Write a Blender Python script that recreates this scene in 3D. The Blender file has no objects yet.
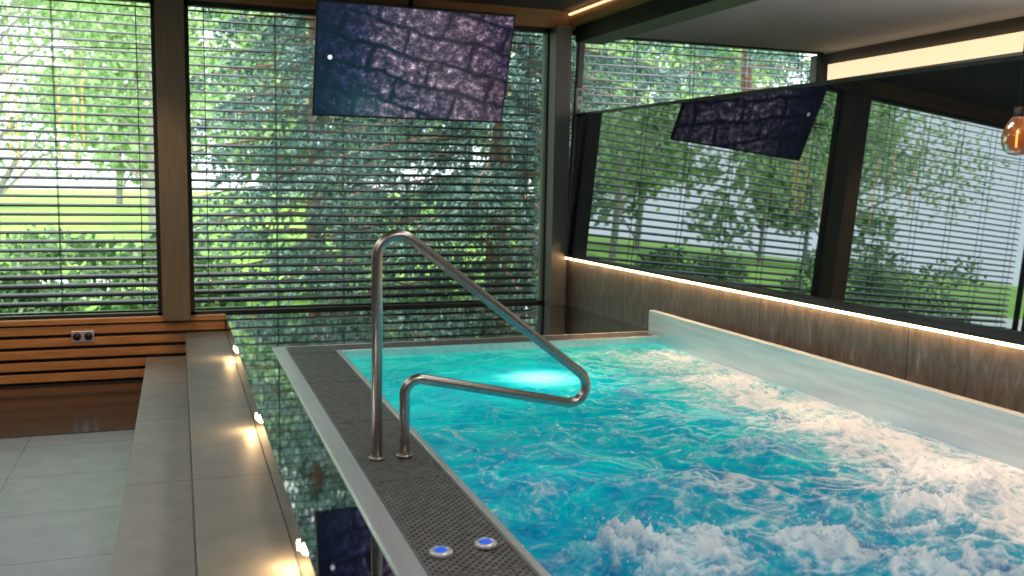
import bpy, math, random
import numpy as np
from mathutils import Vector, Matrix
random.seed(3); rng=np.random.default_rng(5)
S=bpy.context.scene
COL=S.collection
try: S.view_settings.view_transform='Standard'
except Exception: pass

# ---------------------------------------------------------------- camera
yaw,pitch,roll=math.radians(19.95),math.radians(6.6),math.radians(1.0)
CZ=1.1
F=Vector((math.sin(yaw)*math.cos(pitch),math.cos(yaw)*math.cos(pitch),-math.sin(pitch)))
R=Vector((math.cos(yaw),-math.sin(yaw),0)); U=R.cross(F)
R2=R*math.cos(roll)+U*math.sin(roll); U2=U*math.cos(roll)-R*math.sin(roll)
cam=bpy.data.cameras.new('camera'); co=bpy.data.objects.new('camera',cam); COL.objects.link(co)
M=Matrix((R2,U2,-F)).transposed().to_4x4(); M.translation=Vector((0,0,CZ)); co.matrix_world=M
cam.sensor_width=36; cam.lens=36*920/1024; cam.clip_end=500; cam.clip_start=0.02
cam.dof.use_dof=True; cam.dof.focus_distance=4.8; cam.dof.aperture_fstop=2.4
S.camera=co

# ---------------------------------------------------------------- material helpers
def newmat(name):
    m=bpy.data.materials.new(name); m.use_nodes=True; nt=m.node_tree
    b=nt.nodes['Principled BSDF']; return m,nt,b
def N(nt,t,**k):
    n=nt.nodes.new(t)
    for a,v in k.items(): setattr(n,a,v)
    return n
def setin(n,**k):
    for a,v in k.items(): n.inputs[a.replace('_',' ')].default_value=v
def c4(c): return (c[0],c[1],c[2],1)
def ramp(nt,pts):
    r=N(nt,'ShaderNodeValToRGB'); e=r.color_ramp.elements
    while len(e)<len(pts): e.new(.5)
    for i,(p,c) in enumerate(pts): e[i].position=p; e[i].color=c4(c)
    return r
def noisy(name,c1,c2,scale=5,rough=.5,metal=0,bump=0,detail=5,stretch=(1,1,1),spec=.5,bscale=None,ior=None):
    m,nt,b=newmat(name)
    tc=N(nt,'ShaderNodeTexCoord'); mp=N(nt,'ShaderNodeMapping'); mp.inputs['Scale'].default_value=stretch
    no=N(nt,'ShaderNodeTexNoise'); no.inputs['Scale'].default_value=scale; no.inputs['Detail'].default_value=detail
    rp=ramp(nt,[(.3,c1),(.7,c2)])
    nt.links.new(tc.outputs['Object'],mp.inputs[0]); nt.links.new(mp.outputs[0],no.inputs['Vector'])
    nt.links.new(no.outputs['Fac'],rp.inputs[0]); nt.links.new(rp.outputs[0],b.inputs['Base Color'])
    b.inputs['Roughness'].default_value=rough; b.inputs['Metallic'].default_value=metal
    b.inputs['Specular IOR Level'].default_value=spec
    if ior: b.inputs['IOR'].default_value=ior
    if bump:
        bn=N(nt,'ShaderNodeBump'); bn.inputs['Strength'].default_value=bump; bn.inputs['Distance'].default_value=.01
        src=no
        if bscale:
            src=N(nt,'ShaderNodeTexNoise'); src.inputs['Scale'].default_value=bscale; nt.links.new(mp.outputs[0],src.inputs['Vector'])
        nt.links.new(src.outputs['Fac'],bn.inputs['Height']); nt.links.new(bn.outputs[0],b.inputs['Normal'])
    return m
def emit(name,c,s):
    m,nt,b=newmat(name); b.inputs['Base Color'].default_value=c4(c)
    b.inputs['Emission Color'].default_value=c4(c); b.inputs['Emission Strength'].default_value=s; return m

def tile_mat(name,c1,c2,w,h,off,rough,grout=(.03,.028,.025),rot=0):
    m,nt,b=newmat(name)
    g=N(nt,'ShaderNodeNewGeometry'); mp=N(nt,'ShaderNodeMapping'); mp.inputs['Location'].default_value=off
    mp.inputs['Rotation'].default_value=(0,0,rot)
    br=N(nt,'ShaderNodeTexBrick'); br.offset=0; br.inputs['Brick Width'].default_value=w; br.inputs['Row Height'].default_value=h
    br.inputs['Scale'].default_value=1; br.inputs['Mortar Size'].default_value=.0035; br.inputs['Mortar Smooth'].default_value=.2
    no=N(nt,'ShaderNodeTexNoise'); no.inputs['Scale'].default_value=6; no.inputs['Detail'].default_value=8
    no2=N(nt,'ShaderNodeTexNoise'); no2.inputs['Scale'].default_value=180
    rp=ramp(nt,[(.3,c1),(.7,c2)])
    nt.links.new(g.outputs['Position'],mp.inputs[0]); nt.links.new(mp.outputs[0],br.inputs['Vector'])
    nt.links.new(g.outputs['Position'],no.inputs['Vector']); nt.links.new(g.outputs['Position'],no2.inputs['Vector'])
    nt.links.new(no.outputs['Fac'],rp.inputs[0])
    hs=N(nt,'ShaderNodeMix',data_type='RGBA'); hs.blend_type='MULTIPLY'; hs.inputs[0].default_value=.35
    nt.links.new(rp.outputs[0],hs.inputs[6]); nt.links.new(no2.outputs['Fac'],hs.inputs[7])
    nt.links.new(hs.outputs[2],br.inputs['Color1']); nt.links.new(hs.outputs[2],br.inputs['Color2'])
    br.inputs['Mortar'].default_value=c4(grout)
    nt.links.new(br.outputs['Color'],b.inputs['Base Color']); b.inputs['Roughness'].default_value=rough
    bn=N(nt,'ShaderNodeBump'); bn.inputs['Strength'].default_value=.3; bn.inputs['Distance'].default_value=.004; bn.invert=True
    nt.links.new(br.outputs['Fac'],bn.inputs['Height']); nt.links.new(bn.outputs[0],b.inputs['Normal'])
    return m

m_floor=tile_mat('floor_tile',(.20,.195,.25),(.255,.25,.305),.6,.6,(.28,.1,0),.25,(.05,.05,.05))
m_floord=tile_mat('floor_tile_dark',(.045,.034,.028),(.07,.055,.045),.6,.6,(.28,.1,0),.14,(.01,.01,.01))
m_step=tile_mat('step_tile',(.33,.305,.275),(.41,.38,.345),3.0,1.2,(.9,.35,0),.5,(.10,.09,.08))
m_step2=tile_mat('step_tile_b',(.24,.225,.205),(.31,.29,.265),3.0,1.2,(.9,.95,0),.5,(.09,.08,.07))
m_black=noisy('black_gloss_stone',(.36,.37,.38),(.40,.41,.42),2,.03,1)
m_steel=noisy('brushed_steel',(.80,.81,.83),(.92,.93,.95),30,.34,.7,stretch=(1,.05,1))
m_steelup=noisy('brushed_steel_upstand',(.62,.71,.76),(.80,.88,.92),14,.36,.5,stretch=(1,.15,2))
m_tube=noisy('satin_steel_tube',(.44,.40,.36),(.54,.50,.45),60,.32,1)
m_grate=noisy('grate_steel',(.24,.235,.23),(.38,.37,.36),25,.38,.6)
m_dark=noisy('dark_anodised_frame',(.018,.018,.018),(.028,.027,.025),8,.45)
m_post=noisy('grey_metal_post',(.14,.14,.135),(.20,.195,.185),8,.4,.3,stretch=(30,30,.3))
m_channel=noisy('channel_dark',(.004,.004,.005),(.008,.008,.009),8,.3)
m_colwood=noisy('dark_bronze_column',(.16,.12,.072),(.21,.16,.10),6,.5,stretch=(6,6,.6))
m_slat=noisy('blind_slat',(.016,.019,.021),(.028,.032,.035),10,.25)
m_wood=noisy('slat_wood',(.50,.20,.06),(.68,.31,.10),6,.45,stretch=(.6,6,8),bump=.1)
m_woodc=noisy('ceiling_wood',(.42,.22,.09),(.56,.31,.13),6,.5,stretch=(.5,6,6))
m_ceil=noisy('ceiling_paint',(.10,.095,.085),(.13,.12,.11),3,.7)
m_ceil2=noisy('ceiling_grey',(.44,.44,.44),(.50,.50,.50),2,.8)
m_wall=noisy('wall_plaster',(.13,.12,.11),(.17,.16,.145),3,.8)
m_led=emit('led_warm',(1,.60,.28),22)
m_cove=emit('cove_warm',(1,.72,.45),1.1)
m_white=noisy('white_plastic',(.75,.75,.73),(.85,.85,.83),8,.4)
m_concrete=noisy('basin_tile',(.02,.3,.32),(.03,.4,.42),8,.4)

m_stone,nt,b=newmat('brown_veined_stone')
g=N(nt,'ShaderNodeNewGeometry'); mp=N(nt,'ShaderNodeMapping'); mp.inputs['Scale'].default_value=(1,6,1.3); mp.inputs['Rotation'].default_value=(.12,0,0)
no=N(nt,'ShaderNodeTexNoise'); setin(no,Scale=3.0,Detail=14,Roughness=.82,Distortion=.5)
rp=ramp(nt,[(.30,(.045,.037,.033)),(.48,(.13,.108,.094)),(.58,(.19,.165,.148)),(.70,(.42,.37,.33))])
nt.links.new(g.outputs['Position'],mp.inputs[0]); nt.links.new(mp.outputs[0],no.inputs['Vector']); nt.links.new(no.outputs['Fac'],rp.inputs[0])
sx=N(nt,'ShaderNodeSeparateXYZ'); nt.links.new(g.outputs['Position'],sx.inputs[0])
md=N(nt,'ShaderNodeMath',operation='MODULO'); md.inputs[1].default_value=1.2; nt.links.new(sx.outputs[1],md.inputs[0])
gt=N(nt,'ShaderNodeMath',operation='LESS_THAN'); gt.inputs[1].default_value=.006; nt.links.new(md.outputs[0],gt.inputs[0])
mx=N(nt,'ShaderNodeMix',data_type='RGBA'); nt.links.new(gt.outputs[0],mx.inputs[0]); nt.links.new(rp.outputs[0],mx.inputs[6]); mx.inputs[7].default_value=(.03,.024,.02,1)
nt.links.new(mx.outputs[2],b.inputs['Base Color']); b.inputs['Roughness'].default_value=.32

def glassmat(name,refl,rough=.0,tint=(1,1,1)):
    m=bpy.data.materials.new(name); m.use_nodes=True; nt=m.node_tree; nt.nodes.clear()
    o=N(nt,'ShaderNodeOutputMaterial'); t=N(nt,'ShaderNodeBsdfTransparent'); t.inputs[0].default_value=c4(tint)
    gl=N(nt,'ShaderNodeBsdfGlossy'); gl.inputs['Roughness'].default_value=rough
    fr=N(nt,'ShaderNodeLayerWeight'); fr.inputs['Blend'].default_value=refl
    mx=N(nt,'ShaderNodeMixShader'); nt.links.new(fr.outputs['Fresnel'],mx.inputs[0])
    nt.links.new(t.outputs[0],mx.inputs[1]); nt.links.new(gl.outputs[0],mx.inputs[2]); nt.links.new(mx.outputs[0],o.inputs[0]); return m
m_glass=glassmat('window_glass',.12,tint=(.93,.96,.94))
m_mirror=bpy.data.materials.new('dark_tinted_glass'); m_mirror.use_nodes=True; nt=m_mirror.node_tree; nt.nodes.clear()
o=N(nt,'ShaderNodeOutputMaterial'); df=N(nt,'ShaderNodeBsdfDiffuse'); df.inputs[0].default_value=(.018,.02,.022,1)
gl=N(nt,'ShaderNodeBsdfGlossy'); gl.inputs['Roughness'].default_value=.01; gl.inputs[0].default_value=(.56,.64,.66,1)
mxs=N(nt,'ShaderNodeMixShader'); mxs.inputs[0].default_value=.36
nt.links.new(df.outputs[0],mxs.inputs[1]); nt.links.new(gl.outputs[0],mxs.inputs[2]); nt.links.new(mxs.outputs[0],o.inputs[0])

# ---------------------------------------------------------------- geometry helpers
def empty(name,loc=(0,0,0)):
    e=bpy.data.objects.new(name,None); COL.objects.link(e); e.location=loc; e.empty_display_size=.1; return e
def link(o,parent=None):
    COL.objects.link(o)
    if parent: o.parent=parent; o.matrix_parent_inverse=Matrix.Translation(-Vector(parent.location))
    return o
def meshobj(name,v,f,mat,parent=None,smooth=False,loc=None):
    me=bpy.data.meshes.new(name); me.from_pydata(v,[],f); me.update()
    if mat: me.materials.append(mat)
    if smooth: me.polygons.foreach_set('use_smooth',[True]*len(me.polygons))
    ob=bpy.data.objects.new(name,me); return link(ob,parent)
BF=[(0,3,2,1),(4,5,6,7),(0,1,5,4),(1,2,6,5),(2,3,7,6),(3,0,4,7)]
def boxvf(x0,x1,y0,y1,z0,z1):
    v=[(x0,y0,z0),(x1,y0,z0),(x1,y1,z0),(x0,y1,z0),(x0,y0,z1),(x1,y0,z1),(x1,y1,z1),(x0,y1,z1)]
    return v,list(BF)
def bev(ob,w):
    md=ob.modifiers.new('b','BEVEL'); md.width=w; md.segments=2; return ob
def box(name,x0,x1,y0,y1,z0,z1,mat,parent=None,bevel=0):
    cx,cy,cz=(x0+x1)/2,(y0+y1)/2,(z0+z1)/2
    v,f=boxvf(x0-cx,x1-cx,y0-cy,y1-cy,z0-cz,z1-cz)
    ob=meshobj(name,v,f,mat,parent); ob.location=(cx,cy,cz)
    if bevel: bev(ob,bevel)
    return ob
def multibox(name,boxes,mat,parent=None,bevel=0):
    V=[];Fc=[]
    for bx in boxes:
        v,f=boxvf(*bx); n=len(V); V+=v; Fc+=[tuple(i+n for i in q) for q in f]
    ob=meshobj(name,V,Fc,mat,parent)
    if bevel: bev(ob,bevel)
    return ob
def tube(name,pts,rad,mat,parent=None,seg=14,caps=True):
    pts=[Vector(p) for p in pts]; n=len(pts)
    rads=rad if isinstance(rad,(list,tuple)) else [rad]*n
    V=[];Fc=[]; prev=None
    for i,p in enumerate(pts):
        t=(pts[min(i+1,n-1)]-pts[max(i-1,0)]).normalized()
        if prev is None:
            a=t.orthogonal().normalized()
        else:
            a=(prev-t*prev.dot(t)); a=a.normalized() if a.length>1e-6 else t.orthogonal().normalized()
        prev=a; b2=t.cross(a)
        for k in range(seg):
            an=2*math.pi*k/seg; V.append(tuple(p+(a*math.cos(an)+b2*math.sin(an))*rads[i]))
    for i in range(n-1):
        for k in range(seg):
            k2=(k+1)%seg; Fc.append((i*seg+k,i*seg+k2,(i+1)*seg+k2,(i+1)*seg+k))
    if caps: Fc.append(tuple(range(seg))[::-1]); Fc.append(tuple((n-1)*seg+k for k in range(seg)))
    if mat=='raw': return V,Fc
    return meshobj(name,V,Fc,mat,parent,True)
def tubes(name,lst,mat,parent,seg=6):
    V=[];Fc=[]
    for pts,r in lst:
        v,f=tube('',pts,r,'raw',None,seg,False); n=len(V); V+=v; Fc+=[tuple(i+n for i in q) for q in f]
    return meshobj(name,V,Fc,mat,parent,True)
def fillet(P,rs,steps=12):
    out=[Vector(P[0])]
    for i in range(1,len(P)-1):
        a,b_,c=Vector(P[i-1]),Vector(P[i]),Vector(P[i+1]); r=rs[i-1]
        u=(a-b_).normalized(); w=(c-b_).normalized(); th=u.angle(w)
        T=r/math.tan(th/2); ctr=b_+(u+w).normalized()*(r/math.sin(th/2))
        s=(b_+u*T)-ctr; e=(b_+w*T)-ctr; tot=s.angle(e); ax=s.cross(e).normalized()
        for k in range(steps+1):
            out.append(ctr+Matrix.Rotation(tot*k/steps,3,ax)@s)
    out.append(Vector(P[-1])); return out
def lathe(name,prof,mat,parent=None,loc=(0,0,0),seg=32,axis='Z'):
    V=[];Fc=[];n=len(prof)
    for (r,z) in prof:
        for k in range(seg):
            a=2*math.pi*k/seg; p=(r*math.cos(a),r*math.sin(a),z)
            if axis=='X': p=(p[2],p[0],p[1])
            V.append(p)
    for i in range(n-1):
        for k in range(seg):
            k2=(k+1)%seg; Fc.append((i*seg+k,i*seg+k2,(i+1)*seg+k2,(i+1)*seg+k))
    Fc.append(tuple(range(seg))[::-1]); Fc.append(tuple((n-1)*seg+k for k in range(seg)))
    ob=meshobj(name,V,Fc,mat,None,True); ob.location=loc
    if parent: ob.parent=parent; ob.matrix_parent_inverse=Matrix.Translation(-Vector(parent.location))
    return ob

YB=7.7; ZF=-.5
SK=.033
def wx(y): return 3.25+(7.68-y)*SK        # the right partition is slightly splayed
def ybox(name,d0,d1,y0,y1,z0,z1,mat,parent=None,lean=0,sk=0):
    v=[]
    for z in (z0,z1):
        l=lean*(z-z0)
        a0=wx(y0)+l+sk*(7.68-y0); a1=wx(y1)+l+sk*(7.68-y1)
        v+=[(a0+d0,y0,z),(a0+d1,y0,z),(a1+d1,y1,z),(a1+d0,y1,z)]
    return meshobj(name,v,list(BF),mat,parent)
# ---------------------------------------------------------------- room shell
box('floor',-3.4,.03,-3,YB,ZF-.15,ZF,m_floor)
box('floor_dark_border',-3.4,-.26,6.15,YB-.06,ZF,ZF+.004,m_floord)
box('floor_neighbour',3.84,6.1,-3,YB,ZF-.15,ZF,m_floor)
box('ceiling',-3.4,3.6,-3,YB,2.6,2.75,m_ceil)
box('ceiling_neighbour',3.6,6.3,-3,YB,2.42,2.75,m_ceil2)
box('wall_left',-3.6,-3.4,-3,YB,ZF,2.6,m_wall)
box('wall_rear',-3.6,6.3,-3.2,-3,ZF,2.6,m_wall)
box('wall_right',6.1,6.3,-3,YB+.3,ZF,2.42,m_ceil)
box('wall_back',-3.6,3.35,YB,YB+.25,ZF-.2,-.02,m_dark)
box('wall_back_neighbour',3.35,6.1,YB,YB+.25,ZF-.2,.3,m_dark)
box('trim_1',-3.6,6.3,YB-.02,YB+.3,2.45,2.75,m_woodc)
ybox('partition_beam',.09,.35,-3,YB-.03,2.33,2.6,m_dark)
ybox('trim_2',.03,.09,-3,YB-.04,2.47,2.6,m_woodc)
ybox('beam_led_strip',.015,.03,-3,YB-.04,2.56,2.575,emit('beam_led',(1,.62,.32),2.0))
box('cove_led_strip',6.06,6.095,-2.9,YB-.03,2.15,2.30,m_cove)
box('trim_3',6.0,6.095,-2.9,YB-.03,2.06,2.14,m_ceil2)
# steps
box('step_lower',-.26,.03,-3,YB-.06,ZF,-.32,m_step,bevel=.004)
box('step_upper',.03,.335,-3,YB-.06,ZF,-.13,m_step2,bevel=.004)
multibox('deck_black_stone',[(.335,.55,-3,YB,ZF,0.0),(.55,3.84,6.03,YB,ZF,0.0),(.55,3.84,-3,.7,ZF,0.0),(3.27,3.84,.7,6.03,ZF,0.0)],m_black)
# columns
box('column',-.135,.07,YB-.16,YB+.12,-.02,2.45,m_colwood,bevel=.004)
box('column_corner',3.12,3.27,YB-.12,YB+.2,0,2.45,m_post,bevel=.004)

ybox('skirting_stone',.04,.34,.4,YB-.02,0,.42,m_stone)
ybox('skirting_coping',0,.34,.4,YB-.02,.435,.455,m_dark)
ybox('skirting_led_strip',.004,.016,.42,YB-.05,.420,.434,m_led)

# tilted dark glass partition
LEAN=math.tan(math.radians(2.8)); gz0,gz1=.455,1.69; GS=.028
gp=empty('glass_partition',(3.45,4,1))
ybox('pane',.04,.052,.4,YB-.03,gz0,gz1,m_mirror,gp,LEAN,GS)
ybox('top_rail',.04+LEAN*(gz1-gz0)-.012,.04+LEAN*(gz1-gz0)+.03,.4,YB-.03,gz1,gz1+.02,m_dark,gp,0,GS)
ybox('edge_post',.02,.07,YB-.08,YB-.03,gz0,2.33,m_post,gp,LEAN,GS)

# ---------------------------------------------------------------- windows and blinds
def window(i,x0,x1,z0,mulls):
    w=empty(f'window_{i}',((x0+x1)/2,YB+.1,1.2)); t=.035
    bx=[(x0,x1,YB+.04,YB+.1,z0,z0+.04),(x0,x1,YB+.04,YB+.1,2.41,2.45),(x0,x0+t,YB+.04,YB+.1,z0,2.45),(x1-t,x1,YB+.04,YB+.1,z0,2.45)]
    for m_ in mulls: bx.append((m_-.03,m_+.03,YB+.04,YB+.1,z0,2.45))
    multibox('frame',bx,m_dark,w)
    meshobj('glass',[(x0,YB+.07,z0),(x1,YB+.07,z0),(x1,YB+.07,2.45),(x0,YB+.07,2.45)],[(0,1,2,3)],m_glass,w)
def blind(x0,x1,z0,z1=2.42,pitch=.070,depth=.072,tilt=17):
    bl=empty('venetian_blind',((x0+x1)/2,YB+.2,z1)); V=[];Fc=[]
    n=int((z1-z0)/pitch)
    for k in range(n):
        z=z1-k*pitch-.02; K=5; base=len(V)
        t=math.radians(tilt+random.uniform(-1.5,1.5)+(8 if z<.35 else 0))
        for xx in (x0,x1):
            for off in (0,-.0035):
                for j in range(K):
                    s=(j/(K-1)-.5)*depth; crown=.006*(1-(2*s/depth)**2)
                    V.append((xx,YB+.2+s*math.cos(t),z+s*math.sin(t)+crown+off))
        for j in range(K-1):
            a=base+j; Fc.append((a,a+1,a+1+2*K,a+2*K)); a+=K; Fc.append((a+1,a,a+2*K,a+1+2*K))
        Fc.append((base,base+2*K,base+3*K,base+K)); Fc.append((base+K-1,base+2*K-1,base+4*K-1,base+3*K-1))
    meshobj('slats',V,Fc,m_slat,bl)
    cs=[]; m_=int((x1-x0)/.55)+1
    for k in range(m_):
        x=x0+.12+(x1-x0-.24)*k/max(1,m_-1)
        for y in (YB+.165,YB+.235): cs.append((x-.0025,x+.0025,y-.002,y+.002,z0,z1))
    multibox('cords',cs,m_slat,bl)
    box('bottom_bar',x0,x1,YB+.17,YB+.23,z0-.02,z0+.005,m_slat,bl)
window(1,-3.4,-.135,-.02,[]); window(2,.07,3.14,-.02,[]); window(3,3.27,6.06,.3,[])
blind(-3.36,-.16,.02); blind(.10,3.10,.02); blind(3.32,6.02,.32)

sp=empty('wood_slat_panel',(-1.5,YB-.05,-.25))
multibox('slats',[(-3.38,.33,YB-.055,YB-.03,z,z+.062) for z in (-.475,-.385,-.295,-.205,-.115)],m_wood,sp,bevel=.003)
box('backing',-3.38,.33,YB-.028,YB-.002,-.49,-.02,m_channel,sp)
box('top_board',-3.38,.335,YB-.07,YB-.002,-.035,.0,m_wood,sp)
so=empty('wall_socket',(-.70,YB-.06,-.13))
box('plate',-.79,-.63,YB-.066,YB-.056,-.175,-.09,m_steel,so,bevel=.003)
for sxx in (-.75,-.67):
    l=lathe('insert',[(.0,0),(.026,0),(.03,.004),(.03,.006),(.0,.006)],m_dark,so,(sxx,YB-.066,-.132),24)
    l.rotation_euler=(math.radians(90),0,0)

m_lamp=emit('step_lamp',(1,.74,.42),40)
for i,y in enumerate((6.45,4.55,2.87,1.1)):
    e=empty('step_light',(.335,y,-.07))
    lathe('lens',[(.0,0),(.016,0),(.016,.003),(.0,.004)],m_lamp,e,(.331,y,-.06),20,'X')
    li=bpy.data.lights.new('step_glow','POINT'); li.energy=1.9; li.color=(1,.62,.28); li.shadow_soft_size=.02
    lo=bpy.data.objects.new('glow',li); link(lo,e); lo.location=(.31,y,-.075)

# ---------------------------------------------------------------- whirlpool
X0,X1,PY0,PY1=.55,3.27,.7,6.03
wp=empty('whirlpool_tub',((X0+X1)/2,3.4,0))
multibox('rim',[(X0,.628,PY0,PY1,-.06,.012),(.628,X1,PY1-.022,PY1,-.06,.012),(.628,X1,PY0,PY0+.08,-.06,.012)],m_steel,wp,bevel=.003)
multibox('inner_lip',[(.925,.95,PY0+.08,5.78,-.10,.016),(.925,3.22,5.78,5.80,-.10,.016)],m_steel,wp,bevel=.003)
multibox('channel',[(.628,.925,PY0+.08,PY1-.022,-.12,-.07),(.925,3.22,5.80,PY1-.022,-.12,-.07)],m_channel,wp)
box('side_upstand',3.22,3.27,PY0+.08,5.93,-.10,.185,m_steelup,wp,bevel=.006)
multibox('basin',[(.90,3.25,PY0,PY1,-1.0,-.95),(.90,.925,PY0,PY1,-.95,-.12),(3.22,3.25,PY0,PY1,-.95,-.1),(.9,3.25,5.8,5.82,-.95,-.12),(.9,3.25,PY0+.05,PY0+.08,-.95,-.12)],m_concrete,wp)
V=[];Fc=[]
def bar(p,q,w,z0,z1):
    p=Vector((*p,0));q=Vector((*q,0)); d=(q-p)
    if d.length<2e-3: return
    nrm=Vector((-d.y,d.x,0)).normalized()*w/2; n=len(V)
    for z in (z0,z1):
        for a in (p-nrm,q-nrm,q+nrm,p+nrm): V.append((a.x,a.y,z))
    for f in BF: Fc.append(tuple(i+n for i in f))
def lattice(xa,xb,ya,yb,p,w=.0085):
    Lx,Ly=xb-xa,yb-ya
    n=int((Lx+Ly)/p)
    for i in range(1,n+1):
        s=i*p
        xs=max(0,s-Ly); xe=min(Lx,s)
        bar((xa+xs,ya+s-xs),(xa+xe,ya+s-xe),w,-.015,.008)
        bar((xb-xs,ya+s-xs),(xb-xe,ya+s-xe),w,-.015,.0075)
    for x in (xa,xb): bar((x,ya),(x,yb),.008,-.02,.011)
    for y in (ya,yb): bar((xa,y),(xb,y),.008,-.02,.011)
lattice(.634,.919,PY0+.085,PY1-.03,.030)
lattice(.93,3.21,5.808,PY1-.03,.030)
meshobj('overflow_grate',V,Fc,m_grate,wp)
multibox('grate_joints',[(.63,.923,y,y+.004,-.02,.0125) for y in (1.5,2.35,3.2,4.05,4.9,5.75)],m_grate,wp)

def vnoise(x,y,seed=0):
    xi=np.floor(x).astype(int); yi=np.floor(y).astype(int); xf=x-xi; yf=y-yi
    def h(a,b_):
        k=(a*374761393+b_*668265263+seed*1442695041)&0xffffffff
        k=((k^(k>>13))*1274126177)&0xffffffff
        an=((k^(k>>16))&0xffff)/65535*2*np.pi
        return np.cos(an),np.sin(an)
    u=xf*xf*xf*(xf*(xf*6-15)+10); w=yf*yf*yf*(yf*(yf*6-15)+10)
    def dot(a,b_,dx,dy):
        gx,gy=h(a,b_); return gx*dx+gy*dy
    n00=dot(xi,yi,xf,yf); n10=dot(xi+1,yi,xf-1,yf); n01=dot(xi,yi+1,xf,yf-1); n11=dot(xi+1,yi+1,xf-1,yf-1)
    return (n00*(1-u)+n10*u)*(1-w)+(n01*(1-u)+n11*u)*w
def fbm(x,y,o=4,seed=0):
    s=0;a=1
    for i in range(o): s=s+a*vnoise(x*2**i,y*2**i,seed+i); a*=.5
    return s
def sstep(a,b_,x): t=np.clip((x-a)/(b_-a),0,1); return t*t*(3-2*t)
wx0,wx1,wy0,wy1=.95,3.22,PY0+.08,5.78
nx,ny=340,720
gx=np.linspace(wx0,wx1,nx); gy=np.linspace(wy0,wy1,ny); GX,GY=np.meshgrid(gx,gy)
wxx=GX+.30*fbm(GX*1.6,GY*1.6,3,11); wyy=GY+.30*fbm(GX*1.6,GY*1.6,3,23)
rid=1-np.abs(fbm(wxx*2.6,wyy*2.6,4,31))*2.2
rid2=1-np.abs(fbm(wxx*6,wyy*6,3,51))*2.0
near=sstep(4.8,2.2,GY); right=sstep(2.30,2.95,GX+.25*fbm(GX*2,GY*2,3,77))*sstep(5.75,5.3,GY)
boil=np.zeros_like(GX)
for bxx,by,br,ba in [(1.27,2.38,.19,1.3),(1.47,2.33,.15,1.1),(1.9,2.35,.18,.8),(2.4,2.4,.22,.8),(2.15,1.95,.25,.9),(2.8,2.6,.25,.7),(2.95,3.4,.25,.6),(1.15,1.8,.3,.7),(2.9,4.4,.22,.5),(1.65,2.9,.17,.45),(1.75,3.7,.18,.4),(2.3,3.3,.2,.5),(1.25,3.0,.14,.35),(2.2,4.3,.2,.35),(1.4,4.2,.15,.25)]:
    boil=np.maximum(boil,ba*np.exp(-((GX-bxx)**2+(GY-by)**2)/br**2))
amp=.014+.018*near+.008*right
H=amp*1.4*fbm(wxx*2.2,wyy*2.2,3,3)+amp*.8*(rid-.5)*.6+amp*.5*(rid2-.5)*.5
H+=.0045*fbm(wxx*14,wyy*14,3,91)
sp_n=fbm(GX*13,GY*13,4,63)
H+=boil*(.03+.13*np.clip(sp_n,0,1)**1.3+.02*rid2)
edge=np.minimum.reduce([GX-wx0,wx1-GX,(wy1-GY)*1.0]); H*=sstep(-.02,.15,edge)*.85+.15
Z=-.035+H
foam=.38*sstep(.70,1.0,rid)*(.35+.65*near)+.28*sstep(.74,1.0,rid2)*(.4+.6*near)
foam+=boil*(.25+1.1*sstep(-.05,.45,sp_n))
foam+=.35*sstep(.1,.6,fbm(GX*1.3+5,GY*1.3,2,131))*sstep(.55,.95,rid2)
foam+=.18*near
foam*=sstep(-.75,.45,fbm(GX*1.1,GY*1.1,2,151)+.25)
foam+=right*(.42+.42*sstep(-.2,.4,fbm(wxx*4,wyy*4,4,101))+.2*sstep(.7,1,rid2))
foam=np.clip(foam,0,1.2)
verts=np.stack([GX,GY,Z],-1).reshape(-1,3)
idx=np.arange(nx*ny).reshape(ny,nx)
faces=np.stack([idx[:-1,:-1],idx[:-1,1:],idx[1:,1:],idx[1:,:-1]],-1).reshape(-1,4)
def npmesh(name,verts,faces,mat,parent=None,smooth=False):
    me=bpy.data.meshes.new(name); k=faces.shape[1]
    me.vertices.add(len(verts)); me.vertices.foreach_set('co',verts.astype(np.float32).ravel())
    me.loops.add(faces.size); me.loops.foreach_set('vertex_index',faces.astype(np.int32).ravel())
    me.polygons.add(len(faces)); me.polygons.foreach_set('loop_start',np.arange(0,faces.size,k,dtype=np.int32))
    me.polygons.foreach_set('use_smooth',np.full(len(faces),smooth))
    me.update(calc_edges=True); me.validate(); me.materials.append(mat)
    ob=bpy.data.objects.new(name,me); return link(ob,parent)
m_water,nt,b=newmat('whirlpool_water')
L=nt.links.new
at=N(nt,'ShaderNodeAttribute'); at.attribute_name='foam'
g=N(nt,'ShaderNodeNewGeometry'); sx=N(nt,'ShaderNodeSeparateXYZ'); L(g.outputs['Position'],sx.inputs[0])
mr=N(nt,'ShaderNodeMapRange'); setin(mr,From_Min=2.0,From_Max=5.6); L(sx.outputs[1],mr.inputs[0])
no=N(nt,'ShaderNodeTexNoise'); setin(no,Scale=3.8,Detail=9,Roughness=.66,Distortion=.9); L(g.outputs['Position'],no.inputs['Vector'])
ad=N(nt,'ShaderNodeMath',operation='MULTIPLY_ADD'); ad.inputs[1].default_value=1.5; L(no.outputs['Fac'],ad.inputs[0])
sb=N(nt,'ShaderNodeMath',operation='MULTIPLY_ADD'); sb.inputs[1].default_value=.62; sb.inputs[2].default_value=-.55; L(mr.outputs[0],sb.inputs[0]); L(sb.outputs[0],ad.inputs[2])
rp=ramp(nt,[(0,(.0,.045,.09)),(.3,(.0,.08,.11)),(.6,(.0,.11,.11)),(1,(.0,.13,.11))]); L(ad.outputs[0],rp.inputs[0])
fn=N(nt,'ShaderNodeTexNoise'); setin(fn,Scale=30,Detail=8,Roughness=.82,Distortion=.4); L(g.outputs['Position'],fn.inputs['Vector'])
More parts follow.
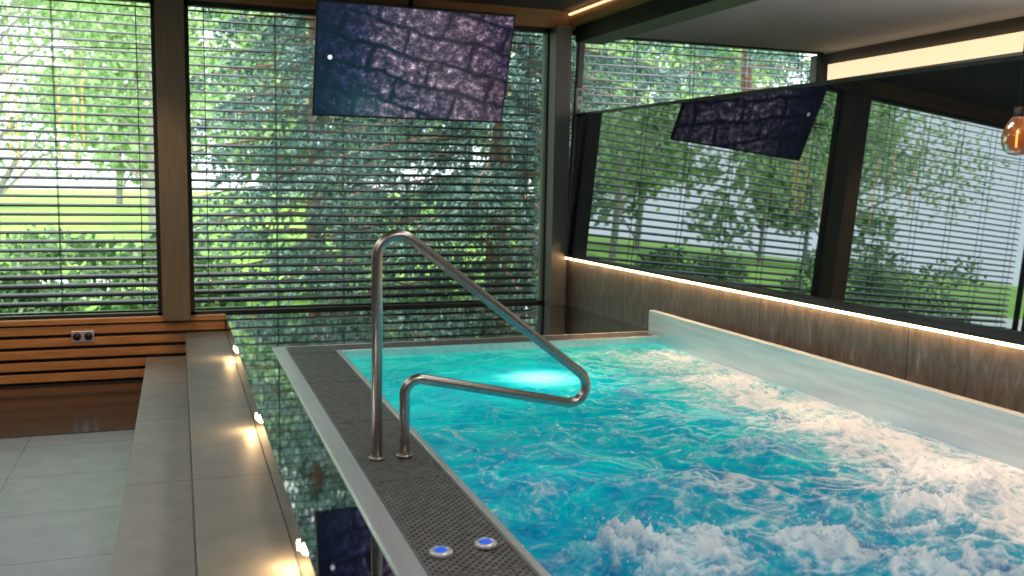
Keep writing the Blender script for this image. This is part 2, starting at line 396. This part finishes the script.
f1=N(nt,'ShaderNodeMath',operation='MULTIPLY_ADD'); f1.inputs[1].default_value=-2.2; f1.inputs[2].default_value=.92; L(fn.outputs['Fac'],f1.inputs[0])
f2=N(nt,'ShaderNodeMath',operation='ADD'); L(at.outputs['Fac'],f2.inputs[0]); L(f1.outputs[0],f2.inputs[1])
f3=N(nt,'ShaderNodeMapRange'); f3.interpolation_type='SMOOTHSTEP'; setin(f3,From_Min=-.15,From_Max=.95); L(f2.outputs[0],f3.inputs[0])
f4=N(nt,'ShaderNodeMath',operation='MULTIPLY'); L(at.outputs['Fac'],f4.inputs[0]); f4.inputs[1].default_value=2.5; f4.use_clamp=True
fa=N(nt,'ShaderNodeMath',operation='MULTIPLY'); L(f3.outputs[0],fa.inputs[0]); L(f4.outputs[0],fa.inputs[1]); fa.use_clamp=True
mx=N(nt,'ShaderNodeMix',data_type='RGBA'); L(fa.outputs[0],mx.inputs[0]); L(rp.outputs[0],mx.inputs[6]); mx.inputs[7].default_value=(.78,.82,.83,1)
L(mx.outputs[2],b.inputs['Base Color'])
rr=N(nt,'ShaderNodeMapRange'); setin(rr,To_Min=.10,To_Max=.6); L(fa.outputs[0],rr.inputs[0]); L(rr.outputs[0],b.inputs['Roughness'])
b.inputs['IOR'].default_value=1.33; b.inputs['Specular IOR Level'].default_value=.16
em=ramp(nt,[(0,(.0,.10,.22)),(.3,(.0,.21,.31)),(.6,(.0,.34,.36)),(.85,(.0,.45,.39)),(1,(.02,.57,.46))]); L(ad.outputs[0],em.inputs[0])  # glow of underwater lamps painted as emission, stronger around the points below
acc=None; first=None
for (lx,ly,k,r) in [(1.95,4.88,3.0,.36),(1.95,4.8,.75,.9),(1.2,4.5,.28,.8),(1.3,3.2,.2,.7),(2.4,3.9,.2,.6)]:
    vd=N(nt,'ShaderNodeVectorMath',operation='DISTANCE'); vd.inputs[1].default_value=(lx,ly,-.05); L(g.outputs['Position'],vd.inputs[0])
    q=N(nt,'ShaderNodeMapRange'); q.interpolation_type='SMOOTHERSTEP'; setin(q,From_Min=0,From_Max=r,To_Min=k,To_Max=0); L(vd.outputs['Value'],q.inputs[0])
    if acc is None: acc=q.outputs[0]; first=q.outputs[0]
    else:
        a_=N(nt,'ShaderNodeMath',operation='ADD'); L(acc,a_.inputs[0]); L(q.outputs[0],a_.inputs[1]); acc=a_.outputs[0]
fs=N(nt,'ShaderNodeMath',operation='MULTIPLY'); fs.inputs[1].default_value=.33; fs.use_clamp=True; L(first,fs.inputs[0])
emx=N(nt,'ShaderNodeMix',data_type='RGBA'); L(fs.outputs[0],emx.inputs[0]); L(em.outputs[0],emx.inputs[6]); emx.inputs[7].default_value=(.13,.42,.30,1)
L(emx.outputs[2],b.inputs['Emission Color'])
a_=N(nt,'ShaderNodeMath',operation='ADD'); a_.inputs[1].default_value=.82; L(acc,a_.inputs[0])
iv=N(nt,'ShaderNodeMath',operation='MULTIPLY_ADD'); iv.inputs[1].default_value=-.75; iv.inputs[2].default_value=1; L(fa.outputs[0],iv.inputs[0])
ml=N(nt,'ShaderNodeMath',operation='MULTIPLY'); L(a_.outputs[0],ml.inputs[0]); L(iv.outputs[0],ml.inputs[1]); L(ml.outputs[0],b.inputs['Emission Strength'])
bn=N(nt,'ShaderNodeBump'); bn.inputs['Strength'].default_value=.5; bn.inputs['Distance'].default_value=.014
n3=N(nt,'ShaderNodeTexNoise'); setin(n3,Scale=16,Detail=4,Distortion=.5); L(g.outputs['Position'],n3.inputs['Vector'])
L(n3.outputs['Fac'],bn.inputs['Height']); L(bn.outputs[0],b.inputs['Normal'])
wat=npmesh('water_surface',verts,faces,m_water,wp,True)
atn=wat.data.attributes.new('foam','FLOAT','POINT'); atn.data.foreach_set('value',foam.ravel().astype(np.float32))
m_drop=noisy('water_droplets',(.6,.8,.88),(.8,.92,1),10,.15)
ico_v=[(0,0,1),(0,0,-1),(1,0,0),(-1,0,0),(0,1,0),(0,-1,0)]; ico_f=[(0,2,4),(0,4,3),(0,3,5),(0,5,2),(1,4,2),(1,3,4),(1,5,3),(1,2,5)]
dv=[];dfc=[]
for bxx,by,br,n_ in [(1.27,2.38,.14,190),(1.47,2.33,.12,120),(1.9,2.35,.2,90),(2.4,2.4,.25,140),(2.15,1.95,.28,120),(2.8,2.6,.25,60)]:
    for _ in range(n_):
        x=random.gauss(bxx,br*.6); y=random.gauss(by,br*.6); z=abs(random.gauss(0,.05))+.0; r=random.uniform(.0015,.0045)
        if not(.97<x<3.2): continue
        k=len(dv); dv+=[(x+a*r,y+b_*r,z+c*r*random.uniform(.9,1.6)) for a,b_,c in ico_v]; dfc+=[tuple(i+k for i in f) for f in ico_f]
meshobj('splash_droplets',dv,dfc,m_drop,wp,True)

m_blue=emit('blue_button',(.02,.12,.75),.5)
for (x,y) in ((.70,2.50),(.845,2.52)):
    e=empty('air_button',(x,y,.01))
    for nm,pr,mt in (('collar',[(.0,0),(.034,0),(.034,.010),(.029,.014),(.022,.014),(.022,.006),(.0,.006)],m_steel),('push',[(.0,.006),(.019,.006),(.019,.014),(.015,.017),(.0,.017)],m_blue)):
        lathe(nm,pr,mt,e,(x,y,.012),32)

# ---------------------------------------------------------------- handrail
hr=empty('handrail',(.71,3.476,0)); yr=3.476
P=[(.71,yr,.0),(.71,yr,.976),(1.819,yr,.116),(.82,yr,.334),(.82,yr,.0)]
tube('rail',fillet(P,[.085,.07,.06],16),.021,m_tube,hr,20)
for x in (.71,.82):
    lathe('flange',[(.0,0),(.032,0),(.032,.006),(.025,.010),(.0,.010)],m_tube,hr,(x,yr,.012),28)

# ---------------------------------------------------------------- TV
m_scr,nt,b=newmat('tv_screen_picture')
tc=N(nt,'ShaderNodeTexCoord'); mp=N(nt,'ShaderNodeMapping'); mp.inputs['Rotation'].default_value=(0,0,math.radians(13)); mp.inputs['Location'].default_value=(.1,.05,0)
nz=N(nt,'ShaderNodeTexNoise'); setin(nz,Scale=3.5,Detail=3)
nt.links.new(tc.outputs['UV'],mp.inputs[0]); nt.links.new(mp.outputs[0],nz.inputs['Vector'])
mxv=N(nt,'ShaderNodeMix',data_type='RGBA'); mxv.blend_type='ADD'; mxv.inputs[0].default_value=.13
nt.links.new(mp.outputs[0],mxv.inputs[6]); nt.links.new(nz.outputs['Color'],mxv.inputs[7])
br=N(nt,'ShaderNodeTexBrick'); setin(br,Scale=1.0); br.inputs['Brick Width'].default_value=.34; br.inputs['Row Height'].default_value=.135; br.inputs['Mortar Size'].default_value=.024; br.inputs['Mortar Smooth'].default_value=1
br.inputs['Color1'].default_value=(.25,.21,.23,1); br.inputs['Color2'].default_value=(.14,.13,.17,1); br.inputs['Mortar'].default_value=(.004,.004,.012,1)
nt.links.new(mxv.outputs[2],br.inputs['Vector'])
n2=N(nt,'ShaderNodeTexNoise'); setin(n2,Scale=24,Detail=10,Roughness=.8); nt.links.new(tc.outputs['UV'],n2.inputs['Vector'])
r2=ramp(nt,[(.40,(.03,.03,.06)),(.50,(.35,.33,.42)),(.57,(1.3,1.2,1.25)),(.63,(4.5,4.1,4.2))]); nt.links.new(n2.outputs['Fac'],r2.inputs[0])
mu=N(nt,'ShaderNodeMix',data_type='RGBA'); mu.blend_type='MULTIPLY'; mu.inputs[0].default_value=1; nt.links.new(br.outputs['Color'],mu.inputs[6]); nt.links.new(r2.outputs[0],mu.inputs[7])
s2=N(nt,'ShaderNodeSeparateXYZ'); nt.links.new(tc.outputs['UV'],s2.inputs[0])
tr=ramp(nt,[(0,(.02,.02,.08)),(.2,(.14,.17,.36)),(.42,(1.0,.93,1.0)),(.8,(1.1,.96,.98)),(1,(.5,.45,.55))]); nt.links.new(s2.outputs[0],tr.inputs[0])
mu2=N(nt,'ShaderNodeMix',data_type='RGBA'); mu2.blend_type='MULTIPLY'; mu2.inputs[0].default_value=1; nt.links.new(mu.outputs[2],mu2.inputs[6]); nt.links.new(tr.outputs[0],mu2.inputs[7])
adc=N(nt,'ShaderNodeMix',data_type='RGBA'); adc.blend_type='ADD'; adc.inputs[0].default_value=1; nt.links.new(mu2.outputs[2],adc.inputs[6]); adc.inputs[7].default_value=(.007,.008,.022,1)
b.inputs['Base Color'].default_value=(.006,.006,.01,1); b.inputs['Roughness'].default_value=.12
nt.links.new(adc.outputs[2],b.inputs['Emission Color']); b.inputs['Emission Strength'].default_value=.9
tvW,tvH=1.55,.875
tv=empty('television',(1.76,7.15,1.99)); tv.rotation_euler=(math.radians(20),0,0)
def tbox(nm,x0,x1,y0,y1,z0,z1,m): 
    v,f=boxvf(x0,x1,y0,y1,z0,z1); o_=meshobj(nm,v,f,m); o_.parent=tv; bev(o_,.004); return o_
tbox('casing',-tvW/2,tvW/2,0,.035,-tvH/2,tvH/2,m_dark)
tbox('rear_housing',-.45,.45,.035,.07,-.25,.25,m_dark)
me=bpy.data.meshes.new('screen'); w2,h2=tvW/2-.014,tvH/2-.016
me.from_pydata([(-w2,-.0015,-h2),(w2,-.0015,-h2),(w2,-.0015,h2),(-w2,-.0015,h2)],[],[(0,1,2,3)])
uv=me.uv_layers.new(name='UVMap')
for l_,c in zip(uv.data,[(0,0),(1,0),(1,.56),(0,.56)]): l_.uv=c
me.materials.append(m_scr); so_=bpy.data.objects.new('screen',me); COL.objects.link(so_); so_.parent=tv
ic=lathe('screen_icon',[(.0,0),(.018,0),(.018,.001),(.0,.001)],emit('icon_white',(.8,.85,.9),.9),None,(-.66,-.002,.02),24); ic.parent=tv; ic.rotation_euler=(math.radians(90),0,0)
br_=tube('ceiling_pole',[(1.76,7.22,2.05),(1.76,7.3,2.2),(1.76,7.3,2.6)],.02,m_dark,None,12); br_.parent=tv; br_.matrix_parent_inverse=(Matrix.Translation(tv.location)@tv.rotation_euler.to_matrix().to_4x4()).inverted()

ws=empty('wall_remote',(3.36,YB-.1,1.8))
box('body',3.330,3.390,7.585,7.618,1.74,1.93,m_white,ws,bevel=.012)
box('display',3.342,3.378,7.582,7.586,1.86,1.91,m_post,ws)
box('button',3.352,3.368,7.582,7.586,1.80,1.82,m_dark,ws)

PLX=2.97
pl=empty('pendant_lamp',(PLX,2.65,1.3))
m_amber,nt,b=newmat('amber_glass'); setin(b,Base_Color=(.75,.30,.10,1),Roughness=.08); b.inputs['Transmission Weight'].default_value=.6
lathe('shade',[(.018,.09),(.026,.08),(.044,.05),(.052,.02),(.052,-.01),(.042,-.035),(.027,-.05),(.001,-.056)],m_amber,pl,(PLX,2.65,1.285))
tube('cord',[(PLX,2.65,1.40),(PLX,2.65,2.6)],.0022,m_dark,pl,8)
tube('socket',[(PLX,2.65,1.35),(PLX,2.65,1.41)],.018,m_dark,pl,12)
tube('filament',[(PLX,2.65,1.25),(PLX,2.65,1.33)],.006,emit('filament',(1,.5,.15),4),pl,8)

# ---------------------------------------------------------------- exterior
m_lawn=noisy('lawn',(.15,.36,.04),(.40,.64,.12),.6,.9,detail=8)
m_path=noisy('gravel_path',(.6,.6,.58),(.8,.8,.78),3,.9)
meshobj('garden_ground',[(-80,YB+.25,-.7),(100,YB+.25,-.7),(100,120,-.7),(-80,120,-.7)],[(0,1,2,3)],m_lawn)
box('garden_path',-30,-1.0,14.5,18,-.75,-.68,m_path)
def foliage_mat(name,c1,c2,c3,trans=.35):
    m,nt,b=newmat(name)
    g=N(nt,'ShaderNodeNewGeometry'); rp=ramp(nt,[(0,c1),(.55,c2),(1,c3)]); nt.links.new(g.outputs['Random Per Island'],rp.inputs[0])
    nt.links.new(rp.outputs[0],b.inputs['Base Color']); b.inputs['Roughness'].default_value=.5
    t=N(nt,'ShaderNodeBsdfTranslucent'); nt.links.new(rp.outputs[0],t.inputs[0])
    mx=N(nt,'ShaderNodeMixShader'); mx.inputs[0].default_value=trans; o=nt.nodes['Material Output']
    nt.links.new(b.outputs[0],mx.inputs[1]); nt.links.new(t.outputs[0],mx.inputs[2]); nt.links.new(mx.outputs[0],o.inputs[0]); return m
m_spr=foliage_mat('spruce_needles',(.03,.085,.08),(.12,.24,.215),(.42,.58,.55),.22)
m_leaf=foliage_mat('broad_leaves',(.16,.31,.11),(.40,.57,.27),(.78,.86,.60),.5)
m_leafd=foliage_mat('shrub_leaves',(.05,.15,.05),(.20,.37,.15),(.55,.68,.42),.4)
m_bark=noisy('bark',(.22,.11,.08),(.38,.20,.14),8,.9,bump=.4,stretch=(3,3,.6))
m_bark2=noisy('grey_bark',(.30,.27,.24),(.5,.47,.43),8,.9,bump=.4,stretch=(3,3,.6))
def leaves(name,C,D,W,mat,parent):
    n=len(C); v=np.empty((n,4,3)); v[:,0]=C; v[:,1]=C+D*.45+W; v[:,2]=C+D; v[:,3]=C+D*.45-W
    return npmesh(name,v.reshape(-1,3),np.arange(n*4).reshape(n,4),mat,parent)
def rdir(n):
    d=rng.normal(size=(n,3)); return d/np.linalg.norm(d,axis=1,keepdims=True)
def spruce(x,y,h,rad,nb,nt_,nn,z0=-.7,wd=.014):
    e=empty('spruce_tree',(x,y,z0))
    tube('trunk',[(x,y,z0),(x+.03,y,z0+h*.4),(x,y,z0+h)],[.15,.10,.02],m_bark,e,12)
    Cs=[];Ds=[];Ws=[]; BV=[]
    for i in range(nb):
        f=(i+.5)/nb; zb=z0+.25+f*(h-.5); L_=rad*(1-f)**.8*random.uniform(.75,1.1)+.2; az=i*2.399+random.uniform(-.3,.3)
        d=np.array([math.cos(az),math.sin(az),0]); sd=np.array([-d[1],d[0],0])
        s=np.linspace(0,1,7); pts=[(x+d[0]*L_*t,y+d[1]*L_*t,zb+.12*L_*t-.38*L_*t*t+.12*L_*t**3) for t in s]
        BV.append((pts,[.022*(1-t)+.004 for t in s]))
        tt=rng.uniform(.08,1,nt_); side=rng.choice([-1,1],nt_); tl=(.15+.5*(1-tt)*L_*.45+.14)*rng.uniform(.6,1.1,nt_)
        B=np.stack([x+d[0]*L_*tt,y+d[1]*L_*tt,zb+.12*L_*tt-.38*L_*tt**2+.12*L_*tt**3],-1)
        dirs=d[None]*rng.uniform(.3,.9,nt_)[:,None]+sd[None]*side[:,None]*rng.uniform(.4,1,nt_)[:,None]+np.array([0,0,-1])[None]*rng.uniform(.2,1.1,nt_)[:,None]
        dirs/=np.linalg.norm(dirs,axis=1,keepdims=True)
        u=rng.uniform(0,1,(nt_,nn)); P=B[:,None]+dirs[:,None]*(tl[:,None]*u)[...,None]; P[...,2]-=.25*tl[:,None]*u**2
        nd=dirs[:,None]*.8+rng.normal(size=(nt_,nn,3))*.55; nd/=np.linalg.norm(nd,axis=-1,keepdims=True)
        ln=rng.uniform(.06,.12,(nt_,nn))[...,None]; D=nd*ln
        W=np.cross(nd,rdir(nt_*nn).reshape(nt_,nn,3))*wd
        Cs.append(P.reshape(-1,3));Ds.append(D.reshape(-1,3));Ws.append(W.reshape(-1,3))
    tubes('boughs',BV,m_bark,e)
    leaves('needles',np.concatenate(Cs),np.concatenate(Ds),np.concatenate(Ws),m_spr,e)
spruce(3.9,11.4,8.5,3.1,130,80,19)
spruce(1.9,13.8,9.5,2.3,110,55,15,wd=.018)
spruce(9.0,13.5,8.5,3.2,60,50,14,wd=.02)
def cloudtree(name,x,y,h,rad,n,ls,mat,z0=-.7,crown0=.25,nbl=14,bark=None):
    e=empty(name,(x,y,z0)); bark=bark or m_bark2
    tb=[([(x,y,z0),(x+.1*rad*.2,y,z0+h*.5),(x,y,z0+h*.9)],[h*.012,h*.009,h*.003])]
    cs=[]
    for i in range(nbl):
        a=random.uniform(0,6.28); rr=rad*random.uniform(.1,.75); zz=z0+h*(crown0+(1-crown0)*random.random()*.9)
        c=(x+rr*math.cos(a),y+rr*math.sin(a),zz); cs.append(c)
        tb.append(([(x,y,max(z0+.1,zz-h*.15)),((x+c[0])/2,(y+c[1])/2,zz-h*.05),c],[h*.005,h*.003,h*.0015]))
    tubes('trunk_and_branches',tb,bark,e,8)
    cs=np.array(cs); k=rng.integers(0,nbl,n); C=cs[k]+rdir(n)*(rad*.42*rng.uniform(.2,1,n)**.6)[:,None]*np.array([1,1,.7])
    D=rdir(n); W=np.cross(D,rdir(n)); D=D*ls*rng.uniform(.6,1.2,n)[:,None]; W=W*ls*.35
    C[:,2]=np.maximum(C[:,2],z0+.05)
    leaves('leaves',C,D,W,mat,e)
for (x,y,h,r,n,ls) in [(-3.5,21,9,3.5,7000,.16),(-.6,24,10,3.5,7000,.16),(-8,24,10,4,6000,.18),(4,30,12,5,8000,.22),(-13,20,10,4,6000,.18),(11,24,11,4.5,6000,.2)]:
    cloudtree('birch_tree',x,y,h,r,n,ls,m_leaf,crown0=.28,nbl=30)
for i,x in enumerate(range(-50,70,9)):
    cloudtree('park_tree',x+random.uniform(-2,2),58+random.uniform(-5,6),15+random.uniform(-2,4),7,4200,.8,m_leaf if i%3 else m_leafd,crown0=.15,nbl=18)
for (x,y,h,r,n) in [(-2.9,10.4,1.4,.9,2600),(-1.6,10.9,1.25,.8,2600),(-.3,10.6,1.2,.8,2600),(-4.4,11,1.3,.9,2200),(.3,9.3,.9,.4,1500),(7.6,9.2,1.2,.5,1500),(-6,11.5,1.5,1.1,1800)]:
    cloudtree('garden_shrub',x,y,h,r,n,.11,m_leafd,crown0=.2,nbl=12)
sl=empty('lamp_reflection_strips',(-1.2,10,1.6)); bx=[]  # glowing strips outdoors stand in for pane reflections of indoor pendant lamps
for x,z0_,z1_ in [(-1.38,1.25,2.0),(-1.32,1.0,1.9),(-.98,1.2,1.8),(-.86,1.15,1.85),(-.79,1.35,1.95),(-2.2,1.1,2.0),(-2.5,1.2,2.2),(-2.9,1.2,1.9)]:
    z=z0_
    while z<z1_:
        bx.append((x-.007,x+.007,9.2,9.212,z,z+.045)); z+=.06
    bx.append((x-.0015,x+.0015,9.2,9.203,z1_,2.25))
multibox('reflection_strips',bx,emit('lamp_reflection_warm',(1,.50,.17),1.0),sl)
tube('added_wire',[(-6,9.2,2.35),(-1.5,9.2,2.2),(3,9.2,2.35)],.006,m_dark,sl,6)  # made-up wire for the reflection strips to hang from

# ---------------------------------------------------------------- light
w=bpy.data.worlds.new('world'); S.world=w; w.use_nodes=True
bg=w.node_tree.nodes['Background']; bg.inputs[0].default_value=(.88,.94,1,1); bg.inputs[1].default_value=3.0
su=bpy.data.lights.new('sun','SUN'); su.energy=3.5; su.angle=math.radians(3); su.color=(1,.96,.88)
suo=bpy.data.objects.new('sun',su); COL.objects.link(suo); suo.rotation_euler=Vector((.55,.25,-1)).to_track_quat('-Z','Y').to_euler()
def area(name,loc,size,sy,en,col,target=None):
    l=bpy.data.lights.new(name,'AREA'); l.shape='RECTANGLE'; l.size=size; l.size_y=sy; l.energy=en; l.color=col
    o_=bpy.data.objects.new(name,l); COL.objects.link(o_); o_.location=loc
    if target: o_.rotation_euler=(Vector(target)-Vector(loc)).to_track_quat('-Z','Y').to_euler()
    return o_
def spot(loc,en,col,ang,target=None):
    l=bpy.data.lights.new('warm_spot','SPOT'); l.energy=en; l.color=col; l.spot_size=math.radians(ang); l.spot_blend=.8; l.shadow_soft_size=.04
    o_=bpy.data.objects.new('warm_spot',l); COL.objects.link(o_); o_.location=loc
    if target: o_.rotation_euler=(Vector(target)-Vector(loc)).to_track_quat('-Z','Y').to_euler()
area('room_fill',(-1.3,1.0,2.58),.8,1.6,36,(1,.95,.9))  # added area lamps without fixtures, to brighten the interior
area('room_fill',(-1.3,4.6,2.58),.8,1.6,28,(1,.95,.9))
area('room_fill',(1.6,.8,2.58),.8,1.6,36,(1,.95,.9))
area('room_fill',(1.9,3.6,2.58),.5,1.6,14,(1,.93,.86))
area('cove_uplight',(5.9,4,2.0),.1,6,75,(1,.92,.84),(5.2,4,2.42))
for x in (-2.6,-1.4,-.3): spot((x,6.6,2.58),60,(1,.66,.38),60,(x,7.64,-.25))  # added unseen spots that warm up the wood panel
for y in (2.3,3.2,4.1,5.0,5.7): spot((2.92,y,2.57),150,(1,.60,.40),36)
area('ceiling_light_neighbour',(4.8,5,2.40),.5,3,8,(1,.9,.8))
